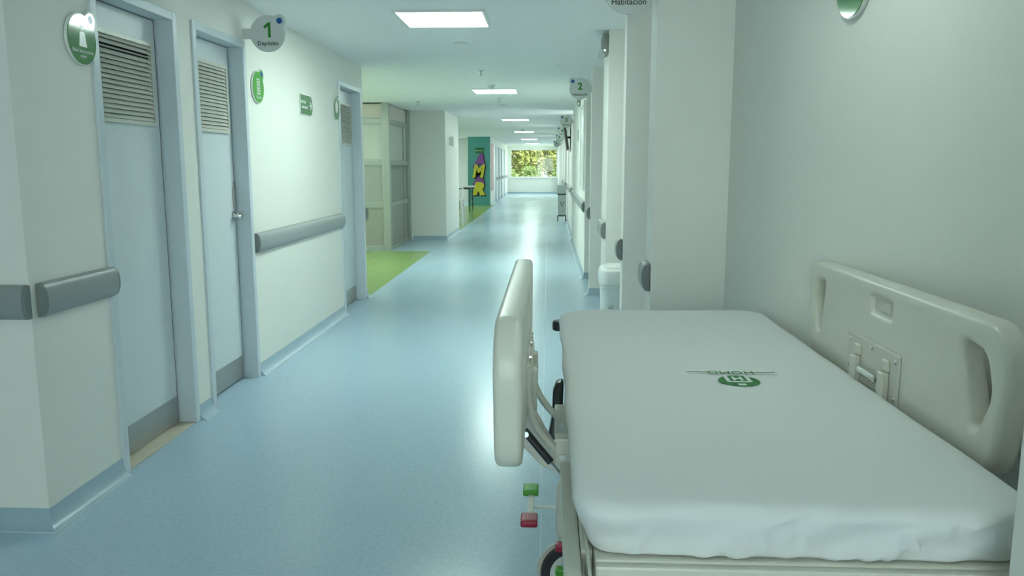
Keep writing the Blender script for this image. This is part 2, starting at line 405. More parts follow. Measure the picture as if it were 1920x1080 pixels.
# ------------------------------------------------------------------ doors on the left wall
def door(name, xw, a, b, label, louver=True, knob=False, gapslat=None, thresh=False, slatn=17):
    t = tag(empty(name, (xw, (a+b)/2, 0)), label, None, None, 'structure')
    f = .048; lx = xw-.085; top = DTOP-.045
    for y0, y1 in ((a, a+f), (b-f, b)):
        obj('door_jamb', bbox(xw-.2, xw+.012, y0, y1, 0, DTOP, .004), 'frame', t)
    obj('door_head', bbox(xw-.2, xw+.012, a+f, b-f, top, DTOP, .004), 'frame', t)
    y0, y1 = a+f+.004, b-f-.009
    lf = obj('leaf', bbox(lx-.04, lx, y0, y1, .012, top-.004, .003), 'door', t)
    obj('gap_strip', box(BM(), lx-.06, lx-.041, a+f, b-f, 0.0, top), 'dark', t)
    obj('gap_shade', box(BM(), lx-.040, lx-.003, y1+.0005, b-f-.0005, .01, top-.001), 'dark', t)  # dark strip standing in for the shade between leaf and jamb
    ky = obj('kick_plate', bbox(lx, lx+.002, y0+.01, y1-.002, .016, .158, .0008, 1), 'steel', lf); ky['label'] = 'brushed steel kick plate'
    if louver:
        c0, c1, z0, z1 = y0+.065, y1-.065, 1.60, 2.01
        bm = BM(); g = .018
        for q in ((c0, c1, z0, z0+g), (c0, c1, z1-g, z1), (c0, c0+g, z0+g, z1-g), (c1-g, c1, z0+g, z1-g)): box(bm, lx-.001, lx+.018, *q)
        obj('louver_frame', bm, 'louver', lf)
        obj('louver_back', box(BM(), lx, lx+.002, c0+g, c1-g, z0+g, z1-g), 'dark', lf)
        pitch = (z1-z0-2*g)/slatn
        for i in range(slatn):
            zc = z1-g-(i+.5)*pitch; dz = pitch*.57
            if gapslat is not None and i == gapslat: dz = pitch*.30
            bm = BM()
            v = [bm.verts.new(p) for y in (c0+g, c1-g) for p in ((lx+.004, y, zc+dz), (lx+.017, y, zc-dz*.72), (lx+.0185, y, zc-dz*.60), (lx+.006, y, zc+dz))]
            for q in ((0, 1, 5, 4), (1, 2, 6, 5), (2, 3, 7, 6), (3, 0, 4, 7), (0, 3, 2, 1), (4, 5, 6, 7)): bm.faces.new([v[k] for k in q])
            obj('slat', bm, 'louver', lf)
    if knob:
        yk, zk = y1-.045, 1.085
        bm = lathe(BM(), [(.030, 0), (.030, .006), (.012, .010), (.011, .030), (.022, .036), (.027, .048), (.024, .060), (.010, .064)], (lx, yk, zk), 'X', 24)
        obj('door_knob', bm, 'chrome', lf, True)
        bm = BM(); box(bm, lx, lx+.012, y1-.035, y1-.029, 1.13, 1.26); box(bm, lx, lx+.012, y1-.029, y1-.004, 1.255, 1.26); box(bm, lx, lx+.012, y1-.029, y1-.004, 1.165, 1.17)
        obj('hasp', bm, 'steel', lf)
        obj('lock_plate', box(BM(), lx-.001, lx+.003, y1-.02, y1+.006, 1.12, 1.30), 'steel', lf)
    if thresh:
        obj('threshold', bbox(xw-.2, xw+.004, a+f, b-f, 0, .008, .002, 1), 'stone', t)
    return t
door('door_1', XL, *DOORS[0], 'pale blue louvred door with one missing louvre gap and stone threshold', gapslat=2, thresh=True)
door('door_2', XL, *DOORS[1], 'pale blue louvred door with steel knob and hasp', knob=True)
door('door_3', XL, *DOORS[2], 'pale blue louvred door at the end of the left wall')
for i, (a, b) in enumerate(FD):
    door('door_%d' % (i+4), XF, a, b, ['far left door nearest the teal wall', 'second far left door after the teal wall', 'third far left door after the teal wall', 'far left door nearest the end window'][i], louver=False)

# ------------------------------------------------------------------ ceiling lights and fittings
def light(x, y, s, label, group='square ceiling light panels'):
    t = tag(empty('ceiling_light', (x, y, ZC)), label, 'ceiling light', group)
    bm = BM(); a = s/2; f = .022
    for q in ((-a, a, -a, -a+f), (-a, a, a-f, a), (-a, -a+f, -a+f, a-f), (a-f, a, -a+f, a-f)): box(bm, x+q[0], x+q[1], y+q[2], y+q[3], ZC-.014, ZC)
    obj('trim_frame', bm, 'white', t)
    obj('diffuser', box(BM(), x-a+f, x+a-f, y-a+f, y+a-f, ZC-.010, ZC-.004), 'panel', t)
LB = ['first lit square ceiling panel above the louvred doors', 'lit square ceiling panel in front of the glazed cabin', 'lit ceiling panel where the waiting bay opens', 'lit ceiling panel alongside the waiting bay', 'lit ceiling panel by the first far doors', 'lit ceiling panel closest to the end window']
for y, l in zip((5.78, 11.25, 18.1, 24.6, 31.4, 37.4), LB): light(-.735, y, .62, l)
light(-.735, -2.7, .62, 'lit square ceiling panel at the rear end of the corridor')
light(.40, 2.05, .25, 'added unseen fill panel over the bed alcove')  # out of view, added to brighten the mattress and alcove wall
light(-3.3, 11.0, .58, 'lit ceiling panel in the side bay before the glazed cabin')
light(-3.9, 29.0, .6, 'lit ceiling panel inside the waiting bay', 'waiting bay lights')

def sprinkler(x, y, label):
    t = tag(empty('sprinkler_head', (x, y, ZC)), label, 'sprinkler', 'ceiling sprinklers')
    obj('escutcheon', lathe(BM(), [(.012, -.008), (.034, -.006), (.036, 0)], (x, y, ZC)), 'steel', t, True)
    obj('nozzle', lathe(BM(), [(.006, -.050), (.009, -.045), (.009, -.02), (.011, -.008)], (x, y, ZC), seg=12), 'steel', t, True)
    obj('deflector', lathe(BM(), [(.020, -.054), (.021, -.051), (.006, -.049)], (x, y, ZC), seg=14), 'steel', t, True)
sprinkler(-.735, 8.88, 'steel sprinkler head between the first two ceiling panels')
sprinkler(-2.1, 13.05, 'steel sprinkler head in front of the glazed cabin corner')
sprinkler(-.75, 12.46, 'steel sprinkler head just beyond the second ceiling panel')
def detector(x, y, label, r=.055):
    t = tag(empty('smoke_detector', (x, y, ZC)), label, 'smoke detector', 'ceiling smoke detectors')
    obj('base', lathe(BM(), [(r, -.014), (r*1.02, -.010), (r*1.02, 0)], (x, y, ZC)), 'white', t, True)
    obj('sensor_cap', lathe(BM(), [(r*.35, -.050), (r*.62, -.046), (r*.72, -.030), (r*.9, -.014)], (x, y, ZC)), 'sgrey', t, True)
detector(-.735, 10.45, 'white smoke detector before the second ceiling panel')
detector(-.735, 23.2, 'white smoke detector alongside the waiting bay')
detector(-.74, 35.6, 'white smoke detector before the end window')
p = pt(866, 78, 2, ZC)
t = tag(empty('ceiling_speaker', (p.x, p.y, ZC)), 'flat round white speaker plate with dark centre dot on ceiling', 'speaker')
obj('plate', lathe(BM(), [(.078, -.006), (.085, -.003), (.086, 0)], (p.x, p.y, ZC), seg=36), 'swhite', t, True)
obj('centre_dot', lathe(BM(), [(.006, -.012), (.008, -.009), (.009, -.005)], (p.x, p.y-.01, ZC), seg=12), 'steel', t)
p = pt(942, 197, 2, ZC)
tag(obj('ceiling_speaker', lathe(BM(), [(.078, -.006), (.085, -.003), (.086, 0)], (p.x, p.y, ZC), seg=36), 'swhite', None, True, (p.x, p.y, ZC)), 'flat round plate on ceiling past the second panel', 'speaker')
p = pt(1048, 123, 2, ZC)
tag(obj('ceiling_button', lathe(BM(), [(.010, -.008), (.015, -.005), (.016, 0)], (p.x, p.y, ZC), seg=16), 'white', None, True, (p.x, p.y, ZC)), 'tiny white round button on the ceiling near the right wall', 'ceiling button')

# ------------------------------------------------------------------ handrails
def rail(o, d, length, n, label, group=None, caps=(1, 1)):
    """o start point on the wall (z centre), d direction, n outward"""
    o, d, n = Vector(o), Vector(d), Vector(n)
    t = tag(empty('handrail', o+d*length/2), label, 'handrail', group)
    hh, dep = .066, .036
    prof = [(hh*math.cos(a), dep*max(0, math.sin(a))**.75) for a in [math.pi*i/18 for i in range(19)]]
    def sweep(s0, s1, sc0=1, sc1=1):
        bm = BM(); rows = []
        for s, k in ((s0, sc0), (s1, sc1)): rows.append([bm.verts.new(o+d*s+n*(q*k+.004)+Vector((0, 0, z*k))) for z, q in prof])
        for i in range(18): bm.faces.new((rows[0][i], rows[0][i+1], rows[1][i+1], rows[1][i]))
        bm.faces.new((rows[0][0], rows[1][0], rows[1][18], rows[0][18])); bm.faces.new(rows[0]); bm.faces.new(rows[1][::-1])
        return bm
    c = min(.016, length*.2)
    obj('rail_body', sweep(c, length-c), 'rail', t, True)
    obj('end_cap', sweep(0, c, .96, 1.0), 'cap', t, True); obj('end_cap', sweep(length-c, length, 1.0, .96), 'cap', t, True)
    obj('wall_bracket', bbox(*sorted((o.x+d.x*c, o.x+d.x*(length-c)+n.x*.006)), *sorted((o.y+d.y*c, o.y+d.y*(length-c)+n.y*.006)), o.z-.03, o.z+.03, .001, 1), 'alu', t)
ZR = .895
Y1 = (0, 1, 0); PX = (1, 0, 0); NX = (-1, 0, 0); NY = (0, -1, 0)
rail((XL, 2.905, ZR), Y1, .535, PX, 'short grey handrail beside the first louvred door')
rail((-4.6, 2.87, ZR), PX, 2.672, NY, 'grey handrail on the wall return at the near corner')
rail((XL, 5.185, ZR), Y1, 2.255, PX, 'long grey handrail between the second and third louvred doors')
rail((-2.9, 8.43, ZR), PX, .99, (0, 1, 0), 'grey handrail wrapping the end of the left wall')
rail((XR+.013, 3.64, ZR), Y1, .16, NX, 'grey handrail stub on partition behind the bed')
rail((XR, 4.87, ZR), Y1, .12, NX, 'grey handrail stub on the partition past the bed alcove')
rail((XR, 6.32, ZR), Y1, .50, NX, 'grey handrail stub on the thick partition above the white bin')
rail((XR, 8.67, ZR), Y1, .14, NX, 'grey handrail stub under the number two sign')
rail((XR, 9.97, ZR), Y1, 5.2, NX, 'long grey handrail along the right wall below the framed panel')
rail((XR+.03, 16.35, ZR), Y1, 3.8, NX, 'grey handrail on right wall above the grey bin')
rail((XR+.03, 21.5, ZR), Y1, 5.9, NX, 'grey handrail on far right wall past the grey bin')
rail((XF, 32.34, ZR), Y1, .92, PX, 'short grey handrail between the first and second far left doors', 'handrails between far doors')
rail((XF, 34.24, ZR), Y1, .92, PX, 'short grey handrail between the second and third far left doors', 'handrails between far doors')
rail((XF, 36.14, ZR), Y1, 1.3, PX, 'grey handrail between the third and last far left doors', 'handrails between far doors')
rail((XF, 38.44, ZR), Y1, 2.6, PX, 'grey handrail from the last far door to the end wall')

# ------------------------------------------------------------------ signs
def apple(r=.106, br=.036, n=64, bx=.072, by=.088):
    out = []
    for i in range(n):
        a = 2*math.pi*i/n; d = Vector((math.cos(a), math.sin(a))); rr = r
        b = d.dot(Vector((bx, by))); disc = b*b-(bx*bx+by*by-br*br)
        if disc > 0: rr = max(rr, b+math.sqrt(disc))
        out.append((d.x*rr, d.y*rr))
    return out
def wall_sign(o, u, label, picto, lines, green, dot=True):
    m = fr(o, u, (0, 0, 1)); t = tag(empty('door_sign', o), label, 'sign', 'round green wall signs')
    obj('backing', tf(plate([apple()], .012, .002), m), 'swhite', t)
    obj('face', tf(shift(plate([[(x*.95, y*.95) for x, y in apple()]], .003, .0005, 1), 0, 0, .0115), m), green, t)
    for poly in picto: obj('pictogram', tf(prism(BM(), poly, .0142, .0152), m), 'swhite', t)
    for s, y, sz in lines: obj('lettering', tf(shift(text(s, sz), 0, y, .0143), m), 'sgrey', t)
    if dot: obj('blue_dot', tf(prism(BM(), circ(.070, .088, .017, 20), .0142, .0152), m), 'sblue', t)
    return t
def rect(x0, x1, y0, y1): return [(x0, y0), (x1, y0), (x1, y1), (x0, y1)]
# restroom sign
wall_sign((XL+.001, 3.328, 1.915), Y1, 'round green restroom sign reflecting a ceiling panel, beside the first door',
          [[(-.026, -.030), (.030, -.030), (.016, .030), (-.016, .030)], circ(0, .046, .012, 16)], [('Baño funcionarios', -.048, .021), ('mujer', -.068, .019)], 'sgreen', True)
# store sign with shelves
box_p = []
for k in range(3):
    z0 = .052-k*.036
    box_p += [rect(-.030, -.023, z0-.028, z0+.002), rect(.019, .026, z0-.028, z0+.002), rect(-.023, .019, z0-.028, z0-.021), rect(-.023, .019, z0-.005, z0+.002), rect(-.008, .006, z0-.018, z0-.012)]
wall_sign((XL+.001, 5.355, 1.915), Y1, 'round green store sign with white shelf drawing below the number one sign', box_p, [('Depósito', -.066, .026)], 'sgreen3', True)
wall_sign((XL+.001, 7.335, 1.915), Y1, 'round green sign with white oval beside the third door', [[(x*.040, .008+y*.050) for x, y in circ(0, 0, 1, 24)]], [], 'sgreen2', True)
wd = Vector((.20, -2.47, 0)).normalized()
wy = 2.475; wx = .80+(3.62-wy)*.2/2.47
wall_sign((wx-.001, wy, 1.93), wd, 'round green sign with glossy edge on the wall above the bed', [rect(-.03, .03, 0, .04)], [], 'sgreen', True)
# evacuation arrow sign
so = (XL+.001, 6.44, 1.878); m = fr(so, Y1, (0, 0, 1))
arc = [(.10+.055*math.cos(a), .078*math.sin(a)) for a in [R(-90)+R(180)*i/16 for i in range(17)]]
shp = [(-.155, -.078)] + arc + [(-.155, .078)]
t = tag(empty('exit_route_sign', so), 'dark green evacuation route sign with white arrow pointing along the wall', 'sign')
obj('backing', tf(plate([[(x*1.04, y*1.06) for x, y in shp]], .008, .0015), m), 'swhite', t)
obj('face', tf(shift(plate([[(x*.985, y*.97) for x, y in shp]], .002, .0004, 1), 0, 0, .0078), m), 'sgreen2', t)
obj('lettering', tf(shift(text('RUTA DE', .030, bold=.0008), -.092, .018, .0098), m), 'swhite', t)
obj('lettering', tf(shift(text('EVACUACIÓN', .0245, bold=.0008), -.055, -.022, .0098), m), 'swhite', t)
obj('arrow', tf(prism(BM(), [(.07, -.006), (.105, -.006), (.09, -.030), (.10, -.036), (.135, 0), (.10, .036), (.09, .030), (.105, .006), (.07, .006)], .0098, .0108), m), 'swhite', t)

def flag(o, side, num, word, label, r=.113, nsz=.115):
    """disc facing the camera, hung off a wall; o disc centre, side=-1 wall on the left, +1 on the right"""
    t = tag(empty('room_number_sign', o), label, 'sign', 'round room number signs')
    m = fr(o, (1, 0, 0), (0, 0, 1))
    out = []
    bx, by, br = -side*.078, .078, .040
    for i in range(64):
        a = 2*math.pi*i/64; d = Vector((math.cos(a), math.sin(a))); rr = r
        b = d.dot(Vector((bx, by))); disc = b*b-(bx*bx+by*by-br*br)
        if disc > 0: rr = max(rr, b+math.sqrt(disc))
        out.append((d.x*rr, d.y*rr))
    obj('disc', tf(shift(plate([out], .012, .002), 0, 0, -.006), m), 'sgrey', t)
    wall = XL if side < 0 else (XR+.013 if not num else XR)
    obj('bracket', bbox(*sorted((o[0]+side*(r-.012), wall)), o[1]-.008, o[1]+.008, o[2]-.032, o[2]+.032, .002), 'sgrey', t)
    obj('blue_dot', tf(prism(BM(), circ(bx, by, .019, 20), .006, .007), m), 'sblue', t)
    if num == '1': obj('numeral', tf(prism(BM(), [(.002, -.024), (.020, -.024), (.020, .068), (.004, .068), (-.026, .044), (-.017, .030), (.002, .044)], .006, .007), m), 'numg', t)
    elif num: obj('numeral', tf(shift(text(num, nsz, .001, bold=.004), .0, .022, .006), m), 'numg', t)
    obj('lettering', tf(shift(text(word, .036, .001, bold=.0006), 0, -.060, .006), m), 'stext', t)
flag((-1.775, 5.165, 2.225), -1, '1', 'Depósito', 'round grey number one sign hanging beside the second door', nsz=.125)
flag((.352, 3.72, 2.178), 1, '', 'Habitación', 'round grey room sign on the partition behind the bed')
flag((.330, 8.70, 2.205), 1, '2', 'Habitación', 'round white sign with number two', nsz=.10)
flag((.330, 15.1, 2.21), 1, '3', 'Habitación', 'round sign with number three at the end of the long right wall', nsz=.10)
flag((.320, 19.3, 2.20), 1, '4', 'Habitación', 'round sign with number four beside the wall screen', nsz=.10)
flag((.330, 24.5, 2.22), 1, '5', 'Habitación', 'round sign with number five on far right wall', nsz=.10)
flag((.300, 29.3, 2.18), 1, '6', 'Habitación', 'round sign with number six close to the end window', nsz=.10)

# ------------------------------------------------------------------ emergency lamps, panel, plates, screen on the right wall
def emergency(y, label):
    t = tag(empty('emergency_light', (XR, y, 2.2)), label, 'emergency light', 'wall emergency lights')
    obj('housing', bbox(XR-.045, XR, y-.12, y+.12, 2.25, 2.395, .010, 3), 'emer', t, True)
    for k in (-.07, .07):
        h = obj('lamp_head', lathe(BM(), [(.026, -.022), (.027, -.015), (.018, .008), (.010, .020)], (XR-.048, y+k, 2.255), 'Y'), 'sgrey', t, True)
        obj('lens', lathe(BM(), [(.023, -.003), (.024, 0)], (XR-.048, y+k-.022, 2.255), 'Y', 16), 'glass', h)
    obj('indicator', lathe(BM(), [(.006, -.003), (.007, 0)], (XR-.03, y-.12, 2.272), 'Y', 12), 'lampdot', t)
emergency(6.45, 'grey twin-head emergency lamp on thick bright partition')
emergency(11.8, 'grey emergency lamp on the long right wall past the framed panel')
t = tag(empty('framed_panel', (XR, 10.6, 1.12)), 'tall white framed panel on right wall above the handrail', 'panel')
bm = BM()
for q in ((10.08, 11.2, 1.10, 1.14), (10.08, 11.2, 2.16, 2.20), (10.08, 10.13, 1.14, 2.16), (11.15, 11.2, 1.14, 2.16)): box(bm, XR-.022, XR, *q)
obj('panel_frame', bm, 'white', t)
obj('panel_board', box(BM(), XR-.010, XR, 10.13, 11.15, 1.14, 2.16), 'sgrey', t)
tag(obj('wall_plate', bbox(XR-.012, XR, 12.28, 12.50, 1.78, 1.94, .003), 'gbin', None, False, (XR, 12.4, 1.86)), 'small grey plate on the right wall past the framed panel', 'wall plate')
# small white call unit on the left wall before the waiting bay
t = tag(empty('wall_telephone', (XL, 15.9, 1.85)), 'small white unit on wall before the waiting bay', 'wall unit')
obj('body', bbox(XL, XL+.05, 15.84, 15.96, 1.80, 1.96, .008), 'white', t)
obj('grip', bbox(XL+.05, XL+.075, 15.87, 15.91, 1.77, 1.98, .008), 'swhite', t)
# tilted wall screen
t = tag(empty('wall_screen', (XR+.03, 18.0, 1.7)), 'black flat screen tilted down from the right wall', 'television')
bm = bbox(-.02, .02, -.48, .48, -.28, .28, .006); tf(bm, Matrix.Translation((.385, 18.0, 2.02)) @ Matrix.Rotation(R(-9), 4, 'Y')); obj('casing', bm, 'blackp', t)
bm = bbox(-.023, -.0205, -.46, .46, -.255, .265, .0008, 1); tf(bm, Matrix.Translation((.385, 18.0, 2.02)) @ Matrix.Rotation(R(-9), 4, 'Y')); obj('screen', bm, 'black', t)
bm = BM(); tube(bm, [(XR+.03, 18.0, 2.02), (.39, 18.0, 2.02)], .025); obj('wall_mount', bm, 'blackp', t)

# ------------------------------------------------------------------ glazed cabin
XC, YC, YB = -2.60, 13.18, 15.2
t = tag(empty('glazed_cabin', (XC, YC, 0)), 'aluminium framed cabin with frosted panes standing on the green floor', 'partition')
rows = [(0, .075, 'alu'), (.075, .715, 'lam'), (.715, .80, 'alu'), (.80, 1.41, 'frost2'), (1.41, 1.495, 'alu'), (1.495, 2.085, 'frost'), (2.085, 2.165, 'alu'), (2.165, 2.40, 'lam2')]
post = .12
obj('corner_post', bbox(XC-post, XC, YC, YC+post, 0, ZC-.001, .008), 'alu', t)
for x in (-3.30, -4.05, -4.8): obj('post', bbox(x-.04, x+.04, YC+.01, YC+.09, 0, ZC-.001, .005), 'alu', t)
for y in (14.95,): obj('post', bbox(XC-.08, XC-.005, y, YB-.004, 0, ZC-.001, .005), 'alu', t)
obj('post', bbox(XC-.07, XC-.02, 14.62, 14.67, .075, 2.085, .004), 'alu', t)
for z0, z1, m in rows:
    spans = [(-5.5, -4.84), (-4.76, -4.09), (-4.01, -3.34), (-3.26, XC-post)]
    for a, b in spans:
        if m == 'alu': obj('transom', bbox(a, b, YC+.02, YC+.08, z0, z1, .005), 'alu', t)
        else:
            q = obj('pane' if 'frost' in m else 'infill_panel', bbox(a, b, YC+.045, YC+.057, z0, z1, .001, 1), m, t)
            bm = BM(); e = .014
            for qq in ((a, b, z0, z0+e), (a, b, z1-e, z1), (a, a+e, z0+e, z1-e), (b-e, b, z0+e, z1-e)): box(bm, qq[0], qq[1], YC+.032, YC+.045, qq[2], qq[3])
            obj('glazing_bead', bm, 'alu', q)
    a, b = YC+post, 14.95
    if m == 'alu': obj('transom', bbox(XC-.075, XC-.015, a, b, z0, z1, .005), 'alu', t)
    else: obj('pane' if 'frost' in m else 'infill_panel', bbox(XC-.055, XC-.043, a, b, z0, z1, .001, 1), m, t)

# ------------------------------------------------------------------ letters on the teal wall, exit sign
ZL = [('A', 1.84, 1.34, 'purple', -2.47, 0), ('M', 1.456, .98, 'yellow', -2.47, 1), ('A', 1.17, .71, 'purple', -2.49, 0), ('R', .83, .36, 'yellow', -2.47, 1)]
for k, (ch, zt, zb, col, x, lay) in enumerate(ZL):
    hgt = zt-zb; w0 = .004+lay*.022
    o = (x, 28.75, (zt+zb)/2)
    t = tag(empty('wall_letter', o), ['purple letter A at the top of the teal wall', 'yellow letter M on the teal wall', 'purple letter A between the yellow letters', 'yellow letter R at the bottom of the teal wall'][k], 'letter', 'coloured letters on the teal wall')
    m = fr(o, (1, 0, 0), (0, 0, 1))
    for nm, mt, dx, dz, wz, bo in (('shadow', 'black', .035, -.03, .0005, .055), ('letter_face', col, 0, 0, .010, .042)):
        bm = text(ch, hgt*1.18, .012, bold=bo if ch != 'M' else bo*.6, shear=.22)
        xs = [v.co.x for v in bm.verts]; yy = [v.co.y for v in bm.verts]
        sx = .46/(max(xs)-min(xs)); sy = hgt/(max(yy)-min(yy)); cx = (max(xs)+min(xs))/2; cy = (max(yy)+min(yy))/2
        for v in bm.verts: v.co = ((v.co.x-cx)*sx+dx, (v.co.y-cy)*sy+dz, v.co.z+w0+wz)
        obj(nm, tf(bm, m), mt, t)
t = tag(empty('exit_sign', (-2.44, 28.75, 1.93)), 'dark green oblong exit sign above the purple letter', 'sign')
obj('board', bbox(-2.60, -2.28, 28.73, 28.75, 1.85, 2.02, .004), 'sgreen2', t)
m = fr((-2.44, 28.73, 1.935), (1, 0, 0), (0, 0, 1))
obj('arrow', tf(prism(BM(), [(-.14, 0), (-.11, .03), (-.11, .01), (-.07, .01), (-.07, -.01), (-.11, -.01), (-.11, -.03)], 0, .002), m), 'swhite', t)
obj('lettering', tf(shift(text('SALIDA', .055, .002), .04, 0, 0), m), 'swhite', t)

# ------------------------------------------------------------------ waiting bay: table and stacked chairs
tx, ty = -2.68, 25.2
t = tag(empty('folding_table', (tx, ty, 0)), 'white topped table with black legs in front of the teal wall', 'table')
obj('table_top', bbox(tx-.75, tx+.32, ty-.35, ty+.9, .735, .765, .008), 'white', t)
bm = BM(); box(bm, tx-.70, tx+.27, ty-.30, ty-.27, .68, .734); box(bm, tx-.70, tx+.27, ty+.82, ty+.85, .68, .734); obj('apron', bm, 'blackp', t)
for lx in (tx-.66, tx+.24):
    for ly, fy in ((ty-.28, ty-.05), (ty+.83, ty+.60)):
        obj('leg', tube(BM(), [(lx, fy, .73), (lx, ly, .0)], .018, 8), 'blackp', t)
    obj('cross_bar', tube(BM(), [(lx, ty-.12, .28), (lx, ty+.67, .28)], .012, 8), 'blackp', t)
def chair_mesh(loc):
    """nesting chair: thin angle-section legs splayed outside the seat edge"""
    t = empty('plastic_chair', loc); x, y, z = loc
    obj('seat', bbox(x-.166, x+.166, y-.166, y+.166, z+.325, z+.345, .006), 'white', t)
    for sx in (-1, 1):
        for sy in (-1, 1):
            bm = BM(); rows = []
            for o_, zz in ((.2045, 0), (.1665, .345)):
                L = [(0, 0), (-.045, 0), (-.045, -.004), (-.004, -.004), (-.004, -.045), (0, -.045)]
                rows.append([bm.verts.new((x+sx*(o_+.004+u), y+sy*(o_+.004+v), z+zz)) for u, v in L])
            for i in range(6): bm.faces.new((rows[0][i], rows[0][(i+1) % 6], rows[1][(i+1) % 6], rows[1][i]))
            bm.faces.new(rows[0]); bm.faces.new(rows[1])
            obj('leg', bm, 'white', t)
        bm = BM(); v = [bm.verts.new((x+sx*.15+dx, y+dy, z+dz)) for dy, dz in ((.172, .345), (.179, .345), (.234, .60), (.227, .60)) for dx in (-.014, .014)]
        for q in ((0, 2, 3, 1), (2, 4, 5, 3), (4, 6, 7, 5), (6, 0, 1, 7), (0, 6, 4, 2), (1, 3, 5, 7)): bm.faces.new([v[i] for i in q])
        obj('back_post', bm, 'white', t)
    for k in range(4):
        zz = z+.42+k*.055; yy = y+.172+(zz+.017-z-.345)*.2157
        obj('back_slat', bbox(x-.136, x+.136, yy, yy+.006, zz, zz+.034, .002, 1), 'white', t)
    return t
NCH = 6
sx0, sy0 = -2.165, 18.75
ch0 = chair_mesh((sx0, sy0, 0))
for k in range(NCH):
    if k == 0: o = ch0
    else:
        o = ch0.copy(); C.objects.link(o); o.location.z = .058*k
        for c in ch0.children:
            d = c.copy(); C.objects.link(d); d.parent = o
    tag(o, 'small white plastic chair in the stack before the waiting bay table', 'chair', 'stacked white plastic chairs')
    if k == 0: o['label'] = 'small white plastic chair on the green floor, lowest of the stack'
    if k == NCH-1: o['label'] = 'small white plastic chair on top of the stack'

# ------------------------------------------------------------------ bins
def bin_white(x, y):
    t = tag(empty('waste_bin', (x, y, 0)), 'white plastic waste bin with domed lid beside the thick partition', 'bin')
    def rr(s, z, ex=0): return [Vector((x+u*s, y+v*s, z)) for u, v in rpoly([(-.15-ex, -.19-ex, .06), (.15+ex, -.19-ex, .06), (.15+ex, .19+ex, .06), (-.15-ex, .19+ex, .06)], 5)]
    def loft(loops):
        bm = BM(); rows = [[bm.verts.new(p) for p in l] for l in loops]; n = len(rows[0])
        for a, b in zip(rows, rows[1:]):
            for i in range(n): bm.faces.new((a[i], a[(i+1) % n], b[(i+1) % n], b[i]))
        bm.faces.new(rows[0][::-1]); bm.faces.new(rows[-1]); return bm
    obj('body', loft([rr(.82, 0), rr(.84, .01), rr(.97, .53), rr(.97, .54), rr(1.03, .545), rr(1.03, .565)]), 'bin', t, True)
    ld = obj('lid', loft([rr(1.04, .567), rr(1.06, .572), rr(1.05, .635), rr(1.0, .662), rr(.90, .675), rr(.5, .680)]), 'bin', t, True)
    obj('flap', loft([rr(.72, .676), rr(.72, .684), rr(.68, .687)]), 'white', ld, True)
    for k in range(2): obj('lid_print', bbox(x-.04+k*.03, x-.028+k*.03, y-.06, y-.02, .686, .6875, .0003, 1), 'gbin', ld)
    for k in range(2): obj('side_print', bbox(x-.10+k*.02, x-.088+k*.02, y-.186, y-.176, .36+k*.01, .41+k*.01, .001, 1), 'gbin', t)
bin_white(.535, 5.80)
gx, gy = .355, 20.5
t = tag(empty('pedal_bin', (gx, gy, 0)), 'grey bin with black band on a black stand against the right wall', 'bin')
def frus(x0, x1, y0, y1, z0, z1, k=.9):
    bm = BM(); cx, cy = (x0+x1)/2, (y0+y1)/2
    v = [bm.verts.new((cx+(x-cx)*s, cy+(y-cy)*s, z)) for z, s in ((z0, k), (z1, 1)) for x, y in ((x0, y0), (x1, y0), (x1, y1), (x0, y1))]
    for q in ((3, 2, 1, 0), (4, 5, 6, 7), (0, 1, 5, 4), (1, 2, 6, 5), (2, 3, 7, 6), (3, 0, 4, 7)): bm.faces.new([v[i] for i in q])
    bmesh.ops.bevel(bm, geom=list(bm.edges), offset=.012, segments=2, affect='EDGES'); return bm
bd = obj('body', frus(gx-.11, gx+.10, gy-.16, gy+.16, .16, .68), 'gbin', t, True)
obj('band', bbox(gx-.118, gx+.105, gy-.168, gy+.168, .68, .705, .006), 'blackp', t)
obj('lid', frus(gx-.118, gx+.105, gy-.168, gy+.168, .706, .92, 1.0), 'gbin', t, True)
m = fr((gx, gy-.151, .42), (1, 0, 0), (0, 0, 1))
bm = BM(); tri = [(-.06, .075), (0, -.045), (.06, .075)]; tri2 = [(-.038, .062), (0, -.018), (.038, .062)]
for i in range(3):
    j = (i+1) % 3; prism(bm, [tri[i], tri[j], tri2[j], tri2[i]], -.012, .010)
obj('hazard_mark', tf(bm, m), 'stext', bd)
obj('stand', bbox(gx-.115, gx+.105, gy-.165, gy+.165, .135, .158, .004), 'blackp', t)
for lx in (gx-.105, gx+.095):
    for ly in (gy-.155, gy+.155): obj('leg', tube(BM(), [(lx, ly, 0), (lx, ly, .14)], .010, 8), 'blackp', t)

# ------------------------------------------------------------------ hospital bed
BX0, BX1, BY0, BY1 = .045, .822, 1.252, 3.09
ZM0, ZM1 = .75, .85
bed = tag(empty('hospital_bed', (.435, 2.15, 0)), 'cream hospital bed frame with raised plastic side guards', 'bed')
obj('deck', bbox(.082, .812, 1.262, 3.06, .69, .748, .006), 'creamm', bed)
obj('side_rail', bbox(.060, .0815, 1.30, 3.05, .69, .745, .005), 'creamm', bed)
obj('foot_bar', bbox(.031, .0595, 1.08, 1.72, .69, .745, .006), 'creamm', bed)
obj('side_rail', bbox(.814, .842, 1.20, 3.05, .705, .765, .006), 'creamm', bed)
obj('guide_strip', bbox(.068, .074, 1.16, 1.36, .70, .752, .002), 'cream', bed)
obj('foot_board', bbox(.082, .812, 1.245, 1.262, .52, .744, .005), 'creamm', bed)
for y in (1.75, 2.45): obj('lift_column', bbox(.37, .50, y-.07, y+.07, .28, .69, .01), 'creamm', bed)
for x in (.10, .72): obj('base_beam', bbox(x, x+.06, 1.5, 2.75, .20, .28, .01), 'creamm', bed)
